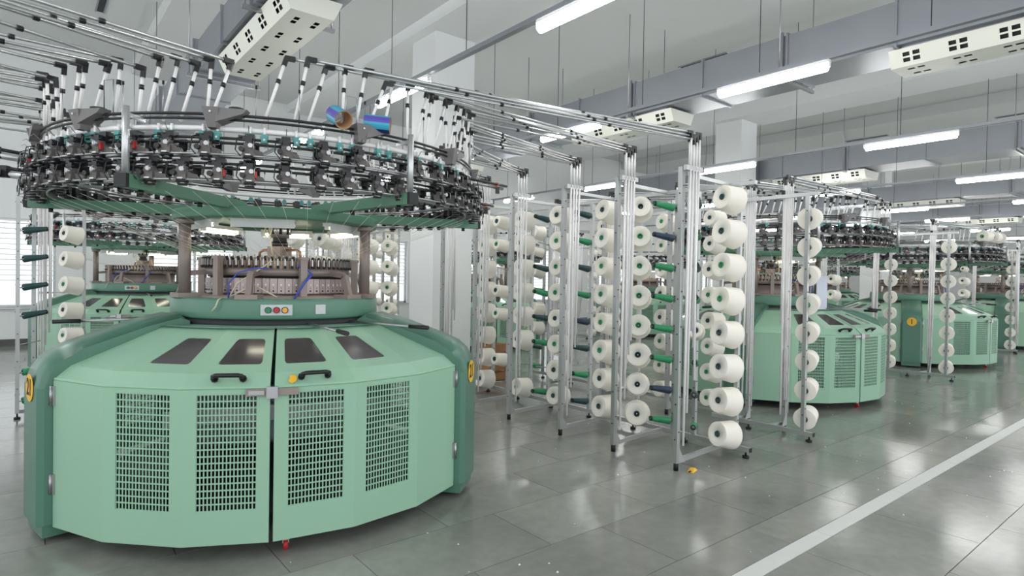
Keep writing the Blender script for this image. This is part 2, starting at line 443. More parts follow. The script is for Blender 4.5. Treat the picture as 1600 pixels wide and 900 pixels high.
# ------------------------------------------------------------------ the circular knitting machine
def P(a, r, z):              # polar point of the machine, angle in degrees from the side that faces the camera
    return Vector((r*sin(R(a)), -r*cos(R(a)), z))
STEP = 17.8
RR = 1.42        # radius of the feeder rings
RO, RB, RT = 1.427, 1.345, .86
ZB, ZC, ZV, ZT = .09, .905, .978, 1.182
def make_leaf(side):
    """one door leaf: three facets, upright wall, narrow chamfer and sloping roof; side -1 is left of the seam"""
    d = MB().use('mint'); kids = []
    d.use('mint')
    e = .45
    for k in range(3):
        if side < 0: a0, a1 = -STEP*3+STEP*k+(.3 if k == 0 else 0), -STEP*3+STEP*(k+1)-(e if k == 2 else 0)
        else: a0, a1 = STEP*k+(e if k == 0 else 0), STEP*(k+1)-(.3 if k == 2 else 0)
        opened = (side < 0 and k > 0) or (side > 0 and k < 2)
        def q(u, r, z): return P(a0, r, z).lerp(P(a1, r, z), u)
        def wall(u, z): return q(u, RO, z)
        def roof(u, t):
            r = RB+(RT-RB)*t; z = ZV+(ZT-ZV)*t
            return q(u, r, z)
        if opened:
            u0, u1, z0, z1 = .165, .85, .268, .878
            for (ua, ub, za, zb) in ((0,1,ZB,z0), (0,1,z1,ZC-.004), (0,u0,z0,z1), (u1,1,z0,z1)):
                d.quad(wall(ua,za), wall(ub,za), wall(ub,zb), wall(ua,zb))
            t0, t1 = .17, .74
            if side < 0: b0, b1, c0, c1 = .26, .87, .34, .85
            else: b0, b1, c0, c1 = .13, .74, .15, .66
            W4 = [roof(b0,t0), roof(b1,t0), roof(c1,t1), roof(c0,t1)]
            d.quad(roof(0,0), roof(1,0), roof(1,t0), roof(b1,t0), roof(b0,t0), roof(0,t0))
            d.quad(roof(0,t1), roof(c0,t1), roof(c1,t1), roof(1,t1), roof(1,1), roof(0,1))
            d.quad(roof(0,t0), roof(b0,t0), roof(c0,t1), roof(0,t1))
            d.quad(roof(b1,t0), roof(1,t0), roof(1,t1), roof(c1,t1))
            g = MB().use('mint'); nx, nz = 16, 17
            nrm = (wall(.5, .5)-Vector((0,0,.5))).normalized(); tan = (wall(1,.5)-wall(0,.5)).normalized()
            for i in range(nx+1):
                c = wall(u0+(u1-u0)*i/nx, 0)-nrm*.006
                g.obox(c+Vector((0,0,z0-.01)), c+Vector((0,0,z1+.01)), .0065, .004, nrm)
            for j in range(nz+1):
                zz = z0+(z1-z0)*j/nz
                g.obox(wall(u0-.01, zz)-nrm*.005, wall(u1+.01, zz)-nrm*.005, .004, .0075)
            kids.append(('grille', g))
            pn = MB().use('glass_dark')
            off = (roof(1,0)-roof(0,0)).cross(roof(0,1)-roof(0,0)).normalized()*.004
            mid = (W4[0]+W4[1]+W4[2]+W4[3])*.25
            pn.quad(*[mid+(p-mid)*1.06-off for p in W4])
            kids.append(('window_pane', pn))
            for i4 in range(4):          # rounded corners of the window opening
                p, pa, pb = W4[i4], W4[(i4+1) % 4]-W4[i4], W4[i4-1]-W4[i4]
                pa, pb = pa.normalized()*.035, pb.normalized()*.035
                cr = MB().use('mint'); cr.quad(p-off*.5, p+pa-off*.5, p+(pa+pb)*.22-off*.5, p+pb-off*.5)
                kids.append(('corner_fillet', cr))
        else:
            d.quad(wall(0,ZB), wall(1,ZB), wall(1,ZC-.004), wall(0,ZC-.004))
            d.quad(roof(0,0), roof(1,0), roof(1,1), roof(0,1))
        d.quad(q(0,RO,ZC-.004), q(1,RO,ZC-.004), q(1,RO-.007,ZC), q(0,RO-.007,ZC))
        d.quad(q(0,RO-.007,ZC), q(1,RO-.007,ZC), q(1,RO,ZC+.004), q(0,RO,ZC+.004))
        d.quad(q(0,RO,ZC+.004), q(1,RO,ZC+.004), roof(1,0), roof(0,0))
    # handle on the chamfer beside the seam
    am = side*STEP*.5
    A = P(am-side*2.9, 1.385, .955); B = P(am+side*2.9, 1.385, .955); out = P(am, .045, 0)+Vector((0,0,.026))
    h = MB().use('black').tube([A, A+out*.8, A+out+(B-A)*.12, B+out-(B-A)*.12, B+out*.8, B], .0115, 8)
    h.cyl(A-out*.05, A+out*.2, .019, 8).cyl(B-out*.05, B+out*.2, .019, 8)
    kids.append(('handle', h))
    for z in (.82, .33):
        hm = MB().use('steel')
        p = P(side*(STEP*3-.2), 1.428, z)
        hm.obox(p+Vector((0,0,-.055)), p+Vector((0,0,.055)), .045, .014, P(side*STEP*3, 1, 0)).cyl(p+P(side*STEP*3, .01, -.055), p+P(side*STEP*3, .01, .055), .009, 6)
        kids.append(('hinge', hm))
    return d, kids

def make_leg():
    prof = [(.70,1.205),(.76,1.25),(.95,1.205),(1.28,1.095),(1.36,1.06),(1.42,1.01),(1.46,.945),(1.485,.86),(1.485,.1),(1.24,.1),(1.24,.86),(1.16,.95),(.70,1.12)]
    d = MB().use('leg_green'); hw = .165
    n = len(prof); base = len(d.v)
    sec = []
    for s_, r_ in ((-hw, .03), (-hw+.03, 0), (hw-.03, 0), (hw, .03)):
        for i, (r, z) in enumerate(prof):
            rr, zz = r, z
            if r_ and 1 <= i <= 8:         # rounded shoulders on the outer side
                if i <= 4: zz -= r_*.9
                if i >= 4: rr -= r_
                if i in (5, 6): zz -= r_*.3
            d.v.append((s_, -rr, zz))
    for j in range(3):
        for i in range(n):
            i2 = (i+1) % n
            d.face((base+j*n+i, base+j*n+i2, base+(j+1)*n+i2, base+(j+1)*n+i), 1 <= i <= 6)
    d.face(tuple(base+i for i in range(n))); d.face(tuple(base+3*n+i for i in reversed(range(n))))
    return d

def make_machine():
    m = thing('knitting_machine', 'x', 'knitting machine')
    lg = make_leg().mesh('leg')
    plinth = MB().use('leg_green').box(-.15, .15, -1.46, -1.22, .03, .115).use('black_rubber').cyl((0,-1.36,0), (0,-1.36,.035), .07, 12).mesh('foot')
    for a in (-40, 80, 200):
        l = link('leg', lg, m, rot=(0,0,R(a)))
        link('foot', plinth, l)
    leaf = {}
    for sd in (-1, 1):
        d, kids = make_leaf(sd)
        leaf[sd] = (d.mesh('door_leaf'), [(n_, k.mesh(n_)) for n_, k in kids])
    latch = MB().use('taupe')
    latch.obox(P(-5.2,1.437,.889), P(5.2,1.437,.889), .014, .036).use('steel').obox(P(-1.1,1.446,.889), P(1.1,1.446,.889), .02, .062).obox(P(-4.6,1.445,.889), P(-1.5,1.45,.889), .006, .022)
    latch = latch.mesh('latch')
    for a in (20, 140, 260):
        for sd in (-1, 1):
            me, kids = leaf[sd]
            lf = link('door_leaf', me, m, rot=(0,0,R(a)))
            solid(lf, .012)
            for n_, km in kids: link(n_, km, lf)
        lt = link('latch', latch, m, rot=(0,0,R(a)))
        c = MB().use('steel').cbox((0,0,.065), (.035,.03,.05)).use('red').cyl((-.012,0,.03), (.012,0,.03), .03, 10)
        cs = c.build('caster', m, P(a+3.2, 1.33, 0), (0,0,R(a)))
    # machinery inside the cabinet
    i_ = MB().use('dark').lathe([(0,.1),(1.1,.1),(1.1,.16),(0,.16)], 24)
    i_.use('leg_green').lathe([(.0,.95),(.55,.95),(.55,1.16),(.9,1.18),(0,1.185)], 24)
    i_.build('base_plate', m)
    MB().use('fabric').cyl((-.66,-.35,.66), (.66,-.35,.66), .09, 16).build('take_down_roller', m, rot=(0,0,R(25)))
    MB().use('fabric').cyl((-.66,0,.42), (.66,0,.42), .16, 18).build('fabric_roll', m, rot=(0,0,R(25)))
    i_ = MB().use('arm_green')
    for s_ in (-.7, .66): i_.box(s_, s_+.04, -.45, .45, .2, .95)
    i_.use('steel').box(-.7,.7,-.62,-.56,.56,.66).box(-.7,.7,.5,.56,.3,.36)
    i_.build('take_down_frame', m, rot=(0,0,R(25)))
    # ring table
    MB().use('dark').lathe([(.55,1.13),(.7,1.13),(.7,1.205),(.55,1.205)], 40).build('turning_bed', m)
    t = MB().use('deep_green').lathe([(.45,1.2),(.705,1.2),(.713,1.208),(.715,1.215),(.715,1.315),(.711,1.326),(.702,1.331),(.45,1.332)], 64)
    t = t.build('table_ring', m)
    cp = MB().use('plate').obox((-.095,0,0), (.095,0,0), .012, .068)
    for i, b_ in enumerate(('btn_green', 'btn_red', 'btn_amber')):
        cp.use('black').cyl((-.05+.05*i, -.004, 0), (-.05+.05*i, -.010, 0), .021, 12)
        cp.use(b_).cyl((-.05+.05*i, -.006, 0), (-.05+.05*i, -.024, 0), .016, 12)
    cp.build('control_panel', m, P(20, .719, 1.263), (0,0,R(20)))
    MB().use('plate').cbox((0,0,0), (.068,.008,.062)).build('data_plate', m, P(42, .717, 1.265), (0,0,R(42)))
    for a, dx in ((-62, .52), (62, .52), (36, .55)):
        lv = MB().use('steel').cyl((0,-.70,1.175), (0,-.70-dx,1.165), .009, 6).use('black').cyl((0,-.70-dx,1.165), (0,-.85-dx,1.163), .014, 8)
        lv.build('lever', m, rot=(0,0,R(a)))
    # knitting cylinder with cam plates and yarn carriers
    c = MB().use('taupe').lathe([(.60,1.33),(.60,1.345),(.47,1.35),(.465,1.36),(.465,1.48),(.5,1.485),(.505,1.53),(.44,1.54),(.44,1.60),(.30,1.61),(.0,1.61)], 60)
    c.use('black').lathe([(.472,1.468),(.482,1.47),(.482,1.492),(.472,1.495)], 60)
    cy = c.build('knitting_cylinder', m)
    pl = MB().use('cam_plate').box(-.0225, .0225, -.012, .006, .008, .108).use('white').cyl((0,-.011,.066), (0,-.016,.066), .007, 8).use('dark').cyl((0,-.011,.025), (0,-.016,.025), .006, 6).cyl((0,-.011,.045), (0,-.0135,.045), .003, 6)
    pl = pl.mesh('cam_plate')
    N = 64
    for i in range(N):
        a = 360*i/N
        link('cam_plate', pl, cy, P(a, .482, 1.355), (0,0,R(a)))
    yc = MB().use('taupe').box(-.012, .012, -.02, .02, 0, .05).use('dark').cyl((0,-.02,.012), (0,-.034,.004), .009, 6).cyl((.008,-.012,.05), (.008,-.02,.075), .009, 6).use('steel').box(-.004,.004,-.03,-.018,.015,.06).cyl((-.012,-.005,.05), (-.014,-.02,.085), .005, 5)
    yc = yc.mesh('yarn_carrier')
    for i in range(72):
        a = 5*i
        link('yarn_carrier', yc, cy, P(a, .492, 1.535), (0,0,R(a)))
    br = MB().use('taupe').obox((0,-.66,1.345), (0,-.62,1.49), .036, .04).obox((0,-.62,1.49), (0,-.46,1.505), .036, .035).cbox((0,-.65,1.343), (.14,.12,.03)).mesh('bracket')
    for a in (-55, 5, 65, 125, 185, 245): link('bracket', br, m, rot=(0,0,R(a)))
    bp = MB().use('taupe').box(-.022,.022,-.57,-.525,1.332,1.60).cbox((0,-.547,1.60),(.055,.06,.02)).mesh('bracket_post')
    for a in (-20+0, 40, -80, 100, 160, 220): link('bracket_post', bp, m, rot=(0,0,R(a-3)))
    # centre shaft under the top plate
    s_ = MB().use('steel').lathe([(.0,1.87),(.075,1.87),(.075,1.80),(.068,1.79),(.068,1.765),(.0,1.765)], 20)
    for k in range(8):
        q = 2*pi*k/8; s_.use('dark').cyl((.07*cos(q),.07*sin(q),1.87), (.07*cos(q),.07*sin(q),1.79), .012, 6)
    s_.use('dark').lathe([(.05,1.77),(.05,1.69),(.0,1.69)], 16).use('black').lathe([(.056,1.735),(.06,1.73),(.06,1.705),(.056,1.70)], 14)
    s_.use('taupe').box(-.06,.06,-.06,.06,1.615,1.70).lathe([(0,1.63),(.11,1.63),(.11,1.605),(0,1.605)], 20)
    s_.use('copper').tube([(-.055,0,1.675),(-.15,0,1.675),(-.185,0,1.66),(-.195,0,1.61)], .010, 6).tube([(.055,0,1.675),(.15,0,1.675),(.185,0,1.66),(.195,0,1.61)], .010, 6)
    s_.use('white').cyl((-.14,.1,1.61),(-.14,.1,1.70),.016,8).use('orange').cyl((-.14,.1,1.70),(-.14,.1,1.73),.014,8)
    s_.build('centre_shaft', m, rot=(0,0,R(-20)))
    # posts and top plate
    po = MB().use('taupe').cyl((0,0,1.36), (0,0,1.85), .037, 16).cbox((0,0,1.345), (.15,.13,.03)).cyl((0,0,1.82),(0,0,1.85),.055,16).mesh('post')
    for a in (-42.5, 83.5, 200.5): link('post', po, m, P(a, .66, 0), (0,0,R(a)))
    MB().use('arm_green').lathe([(.0,1.872),(.52,1.872),(.54,1.855),(.703,1.855),(.708,1.862),(.708,1.915),(.703,1.922),(0,1.925)], 64).build('top_plate', m)
    ml = MB().use('white').box(-.2,.2,-.03,.03,.012,.04).use('machine_lamp').cyl((-.17,0,.0), (.17,0,.0), .011, 8).use('white').box(-.2,-.17,-.015,.015,-.012,.02).box(.17,.2,-.015,.015,-.012,.02).box(-.2,.2,-.034,-.028,-.022,.04).mesh('work_lamp')
    for a in (-45, 10, 75, 135, 195, 255): link('work_lamp', ml, m, P(a, .52, 1.82), (0,0,R(a)))
    CH = lambda *p, r=.005: MB().use('hose_cream').tube(list(p), r, 6).build('cream_hose', m)
    BH = lambda *p, r=.006: MB().use('hose_blue').tube(list(p), r, 6).build('blue_hose', m)
    CH(P(8,.2,1.86),P(6,.24,1.78),P(2,.26,1.74),P(-4,.24,1.78),P(-6,.2,1.85), r=.006)
    CH(P(0,.2,1.84),P(5,.22,1.72),P(8,.2,1.62), r=.006)
    CH(P(-8,.62,1.34),P(-4,.60,1.43),P(8,.56,1.52),P(16,.52,1.58))
    CH(P(-8,.62,1.34),P(6,.58,1.42),P(20,.6,1.34))
    CH(P(-8,.70,1.335),P(-8,.735,1.325),P(-9,.742,1.28),P(-11,.742,1.25))
    BH(P(-8,.63,1.335),P(-9,.61,1.43),P(-4,.59,1.50),P(6,.57,1.53),P(14,.55,1.53), r=.005)
    BH(P(30,.62,1.335),P(37,.59,1.44),P(42,.57,1.50),P(38,.56,1.54),P(33,.55,1.55), r=.007)
    BH(P(30,.63,1.335),P(35,.60,1.42),P(42,.58,1.49))
    # arms and poles carrying the feeder rings
    arm = MB().use('arm_green').box(-.032,.032,-1.56,-.5,1.928,1.992).mesh('arm')
    cap = MB().use('dark').box(-.033,.033,-1.572,-1.55,1.926,1.994).mesh('end_cap')
    pol = MB().use('alu').cyl((0,-1.535,1.98), (0,-1.535,2.33), .018, 12).obox((0,-1.535,2.29), (0,-1.41,2.29), .02, .02).mesh('ring_pole')
    stud = MB().use('black').cyl((0,0,1.902), (0,0,1.93), .014, 8).mesh('stud')
    for a in (-27.5, 27.5, -91, 91, -150, 150):
        a += 20.8
        o = link('arm', arm, m, rot=(0,0,R(a))); link('end_cap', cap, o)
        for r_ in (.95, 1.22, 1.43): link('stud', stud, o, (0,-r_,0))
        link('ring_pole', pol, m, rot=(0,0,R(a)))
    for nm, zz in (('lower', 2.0), ('upper', 2.132)):
        MB().use('black').ring(RR, zz+.075, .0075).build('feeder_rail', m)
        MB().use('black').ring(RR, zz+.05, .0075).build('feeder_rail', m)
        MB().use('steel').lathe([(RR-.04,zz-.022),(RR-.032,zz-.022),(RR-.032,zz+.004),(RR-.04,zz+.004)], 72, closed=True).build('drive_band', m)
        MB().use('steel').ring(RR+.06, zz-.02, .006).build('guide_ring', m)
    MB().use('white_tube').ring(RR-.03, 2.26, .015, 8).build('stop_rail', m)
    MB().use('black').ring(RR, 2.327, .008).build('blower_rail', m)
    MB().use('black').ring(RR, 2.303, .007).build('blower_rail', m)
    # yarn feeders
    def feeder_mb(full=True):
        f = MB().use('black').box(-.022,.022,-.025,.02,.03,.1).box(-.016,.016,-.06,-.02,.045,.075)
        f.use('feed_grey').hexa([(-.03,-.075,-.02),(.03,-.075,-.02),(.022,-.01,-.015),(-.022,-.01,-.015),(-.022,-.06,.045),(.022,-.06,.045),(.018,-.005,.05),(-.018,-.005,.05)])
        f.hexa([(.02,-.05,-.012),(.07,-.03,-.008),(.068,-.015,-.008),(.02,-.02,-.012),(.02,-.05,.02),(.062,-.03,.01),(.06,-.015,.01),(.02,-.02,.02)])
        f.use('steel').cyl((.012,-.085,.03),(.012,-.045,.03),.012,7).tube([(-.02,-.05,-.02),(-.028,-.075,-.04),(-.005,-.09,-.045)], .0022, 4).tube([(.02,-.05,.06),(.03,-.1,.04),(.03,-.1,.0)], .0022, 4)
        f.tube([(.0,-.04,.1),(.0,-.07,.13),(.008,-.085,.115)], .002, 4)
        f.use('black').box(-.006,.006,.015,.11,.055,.07).box(-.03,.03,.09,.115,.03,.08).cyl((.0,.1,.03),(.0,.1,-.01),.02,8).box(-.05,-.018,-.05,-.03,.06,.085)
        f.tube([(-.03,-.04,.08),(-.05,-.09,.06),(-.055,-.1,.0),(-.03,-.1,-.03)], .0035, 4).cyl((-.03,-.07,.01),(-.03,-.09,.01),.014,7)
        return f
    def wheel_mb():
        f = MB().use('black').cyl((0,-.045,-.034), (0,-.045,-.02), .03, 12)
        f.use('white').cyl((0,-.045,-.02), (0,-.045,-.012), .033, 12).use('black').cyl((0,-.045,-.048),(0,-.045,-.040),.024,12)
        f.use('steel').cyl((0,-.045,-.045),(0,-.045,-.03),.016,8)
        return f
    fm = [feeder_mb().mesh('yarn_feeder')]
    f2 = feeder_mb().use('red').box(.026,.036,-.066,-.05,.0,.034)
    fm.append(f2.mesh('yarn_feeder'))
    wm = wheel_mb().mesh('feed_wheel')
    rnd = random.Random(3)
    for lv, zz in ((0, 2.0), (1, 2.132)):
        nf = 56 if lv == 0 else 48
        for i in range(nf):
            a = 360/nf*i+(3 if lv == 0 else 0)+rnd.uniform(-.5, .5)
            if rnd.random() < .05: continue
            o = link('yarn_feeder', fm[1 if rnd.random() < .3 else 0], m, P(a, RR, zz), (0,0,R(a)))
            link('feed_wheel', wm, o)
    st = MB().use('teal').box(-.014,.014,-.018,.012,-.045,.0).box(-.02,-.014,-.012,.006,-.05,-.01).box(.014,.02,-.012,.006,-.05,-.01).use('white_tube').cyl((0,-.004,-.02),(0,-.004,.035),.007,8).use('steel').cyl((0,-.022,-.03),(0,-.016,-.03),.006,6).tube([(.01,-.01,-.045),(.02,-.03,-.07),(.0,-.035,-.075)], .002, 4).mesh('stop_motion')
    for i in range(78):
        a = 360/78*i+(1.2 if i % 2 else -.6)
        link('stop_motion', st, m, P(a, RR-.01, 2.24), (0,0,R(a)))
    bl = MB().use('blower').hexa([(-.022,-.035,-.075),(.022,-.035,-.075),(.022,.035,-.075),(-.022,.035,-.075),(-.042,-.06,.025),(.042,-.06,.025),(.042,.06,.025),(-.042,.06,.025)])
    bl.hexa([(.02,-.05,-.05),(.15,-.035,.0),(.15,.035,.0),(.02,.05,-.05),(.03,-.05,.025),(.17,-.03,.025),(.17,.03,.025),(.03,.05,.025)])
    bl.use('black').cyl((.11,0,.025),(.11,0,.035),.04,10).use('white').cyl((0,-.061,.0),(0,-.064,.0),.006,8)
    bl = bl.mesh('lint_blower')
    for i in range(12):
        a = 30*i+8
        o = link('lint_blower', bl, m, P(a, RR, 2.327), (0,0,R(a)))
        bevel(o, .01, 2)
    wr = MB().use('steel')
    wb_ = MB().use('black')
    an = MB().use('steel').cyl((0,0,0), (0,0,.16), .0025, 4).use('black').cyl((0,0,.16),(0,0,.178),.006,6).mesh('signal_rod')
    for i in range(26):
        a = 360/26*i+rnd.uniform(-3, 3)
        o = link('signal_rod', an, m, P(a, RR, 2.315), (rnd.uniform(-.05,.05), 0, 0))
    hk = MB().use('steel').tube([(-.03,0,0),(-.03,0,.19),(.03,0,.19),(.03,0,0)], .0035, 5).mesh('yarn_hook')
    for i in range(7): link('yarn_hook', hk, m, P(-15+51*i, RR, 2.315), (0,0,R(-15+51*i)))
    for A_, B_ in (((1.36,-.35,2.19),(1.66,.06,2.19)), ((1.36,-.30,2.04),(1.56,.08,2.04))):
        A_, B_ = Vector(A_), Vector(B_); q = A_.lerp(B_, .86)
        b_ = MB().use('steel').cyl(A_, B_, .012, 8).use('black').cyl(A_+Vector((0,0,.022)), B_+Vector((.03,.02,.022)), .010, 6)
        b_.use('orange').cbox(q+Vector((0,0,.02)), (.026,.03,.03)).use('black').cbox(q+Vector((.006,0,-.02)), (.03,.03,.05))
        b_.build('rail_end', m)
    for A_, B_ in (((-1.20,-.40,2.20),(-1.36,-.90,2.20)), ((-1.0,-.49,2.08),(-1.28,-.93,2.08))):
        A_, B_ = Vector(A_), Vector(B_); u_ = Vector((0,0,.035))
        b_ = MB().use('alu').cyl(A_, B_, .021, 10).use('black').cyl(A_+u_, B_+u_, .012, 6).cbox(B_+u_*.4, (.045,.03,.07))
        b_.use('teal').cbox(B_+Vector((-.03,-.05,-.03)), (.035,.03,.05)).use('white').cbox(B_+Vector((-.03,-.05,.01)), (.05,.05,.03))
        b_.build('rail_end', m)
    ys = MB().use('yarn')
    for i in range(60):
        a = 6*i+3
        ys.cyl(P(a, RR-.05, 1.935), P(a+14, .505, 1.62), .0009, 3)
    tag(ys.build('yarn_strands', m), kind='stuff')
    up = ('table_ring', 'control_panel', 'data_plate', 'lever', 'knitting_cylinder', 'bracket', 'bracket_post', 'centre_shaft', 'post', 'cream_hose', 'blue_hose', 'top_plate', 'work_lamp', 'turning_bed')
    for q in bpy.data.objects:
        if q.parent == m and q.name.split('.')[0] in up: q.location.z += .02
    return m

master = make_machine()
KIDS.clear(); index_kids(master)
def number_disc(m, text, angles):
    cu = bpy.data.curves.new('number', 'FONT'); cu.body = text; cu.size = .13; cu.align_x = 'CENTER'; cu.align_y = 'CENTER'; cu.extrude = .001; cu.offset = .003
    to = bpy.data.objects.new('number', cu); COL.objects.link(to)
    dg = bpy.context.evaluated_depsgraph_get()
    me = bpy.data.meshes.new_from_object(to.evaluated_get(dg)); bpy.data.objects.remove(to)
    me.materials.clear(); me.materials.append(MATS['ink'])
    for a in angles:
        d = MB().use('yellow').cyl((0,0,0), (0,-.003,0), .078, 28).build('number_disc', m, P(a, 1.487, .85), (0,0,R(a)))
        d['label'] = 'round yellow number sticker reading ' + text
        o = link('number', me, d, (0,-.0035,0), (R(90),0,0)); o.scale = (.8, 1, 1)
RZ = -R(HEAD)
mach = [((1.475, 4.607), 0, 'large mint green knitting machine numbered 21 filling the left foreground', 2),
        ((8.25, 4.37), 3, 'mint green knitting machine behind the cone racks right of centre', 1),
        ((14.15, 4.49), 8, 'mint green knitting machine numbered 1, right of the second rack', 1),
        ((20.1, 4.2), 0, 'mint green knitting machine at the far right beyond machine 1', 1),
        ((1.5, 11.6), 0, 'green knitting machine behind the foreground machine, near the left window', 1),
        ((8.25, 11.5), 0, 'green knitting machine just right of the white column, behind the racks', 0),
        ((14.15, 11.4), 0, 'green knitting machine in the back row seen between the rack posts', 0),
        ((20.1, 11.3), 0, 'green knitting machine in the back row, hidden behind the second machine', 0),
        ((26.1, 4.2), 0, 'far green knitting machine at the right edge of the hall', 0),
        ((26.2, 11.2), 0, 'far green knitting machine deep in the back row', 0),
        ((32.2, 10.4), 0, 'most distant green knitting machine at right', 0)]
machines = []
SK1 = ('signal_rod', 'yarn_hook', 'cam_plate', 'feed_wheel', 'rail_end')
SK0 = SK1 + ('stop_motion', 'yarn_carrier', 'lint_blower', 'corner_fillet', 'caster', 'control_panel', 'data_plate', 'cream_hose', 'blue_hose', 'lever')
for i, (c, dr, lab, lev) in enumerate(mach):
    m = master if i == 0 else copy_tree(master, None, SK1 if lev == 1 else SK0)
    m.location = (c[0], c[1], 0); m.rotation_euler = (0, 0, RZ+R(dr))
    m['label'] = lab; m['group'] = 'circular knitting machines'
    machines.append(m)
number_disc(machines[0], '21', (-40, 80))
number_disc(machines[2], '1', (-40,))
# marks on the foreground machine
def smudge(a, r, z, s_, sl=0):
    d = MB().use('yellow'); rn = random.Random(5); pts = []
    for k in range(14):
        q = 2*pi*k/14; rr = s_*(.7+.5*rn.random()); pts.append((rr*cos(q), -.0005, rr*1.2*sin(q)))
    d.quad(*pts)
    d.build('paint_smudge', machines[0], P(a, r, z), (-R(sl),0,R(a)))
smudge(20+4.2, 1.392, .945, .022, 48)

# ------------------------------------------------------------------ yarn cones and empty cores
cone_me = MB().use('yarn').lathe([(.024,.155),(.024,.174),(.0845,.1775),(.0882,.1772),(.0898,.1755),(.0903,.172),(.1062,.0065),(.1066,.0038),(.1052,.0012),(.1022,.0004),(.03,.004)], 32).mesh('yarn_cone')
cone_cr = MB().use('core_dark').lathe([(.0,.10),(.016,.10),(.017,.182),(.022,.182),(.024,.172),(.03,.004),(.032,-.012),(.02,-.012)], 14).mesh('core_tube')
cone_cg = MB().use('core_green').lathe([(.0,.12),(.016,.12),(.017,.182),(.022,.182),(.024,.172),(.03,.004),(.032,-.012),(.02,-.012)], 14).mesh('core_tube')
def core_mesh(c):
    return MB().use(c).lathe([(.015,.10),(.016,.205),(.021,.207),(.024,.196),(.037,.0),(.033,-.006),(.02,-.006)], 16).use('black').lathe([(.0245,.19),(.0245,.202),(.021,.209),(.0145,.207)], 16).mesh('empty_core')
core_me = {c: core_mesh(c) for c in ('core_green', 'core_dark', 'core_blue')}
cone_me_s = MB().use('yarn').lathe([(.024,.155),(.024,.174),(.055,.178),(.06,.17),(.072,.012),(.07,.003),(.03,.004)], 20).mesh('yarn_cone')
NC = [0]
def place(kind, loc, az, tilt, label, group, cs=1.0):
    d = Vector((cos(az)*cos(tilt), sin(az)*cos(tilt), sin(tilt)))
    q = d.to_track_quat('Z', 'Y').to_euler()
    if kind in ('cone', 'small'):
        o = link('yarn_cone', cone_me if kind == 'cone' else cone_me_s, None, loc, q)
        link('core_tube', cone_cg if random.random() < .45 else cone_cr, o)
        s_ = random.uniform(.93, 1.03)*cs; o.scale = (s_, s_, random.uniform(.96, 1.01))
        tag(o, label, 'yarn cone', group)
    else:
        o = link('empty_core', core_me[kind], None, loc, q)
        tag(o, label, 'yarn core', group)
    NC[0] += 1
    return o

# ------------------------------------------------------------------ creels: rails, posts, tube bundles and overhead tubes
def elbow(f, p, a, b):
    p = Vector(p); a = Vector(a).normalized(); b = Vector(b).normalized()
    f.obox(p-a*.008, p+a*.045, .024, .024).obox(p-b*.008, p+b*.045, .024, .024)
elb_far = MB().use('black').cbox((0,0,0), (.03,.03,.045)).mesh('elbow')
peg_me = MB().use('steel').cyl((0,0,0), (0,0,.20), .006, 6).mesh('peg')
post_cache = {}
def post_mesh(h, wd=.035):
    k = (round(h, 2), wd)
    if k not in post_cache:
        p = MB().use('post').box(-wd/2, wd/2, -wd/2, wd/2, .06, h).use('dark')
        zz = .25
        while zz < h-.1:
            for s_ in (-1, 1):
                p.cyl((s_*wd*.5,0,zz), (s_*(wd*.5+.004),0,zz), .006, 6); p.cyl((0,s_*wd*.5,zz+.06), (0,s_*(wd*.5+.004),zz+.06), .006, 6)
            zz += .28
        post_cache[k] = p.mesh('post')
    return post_cache[k]
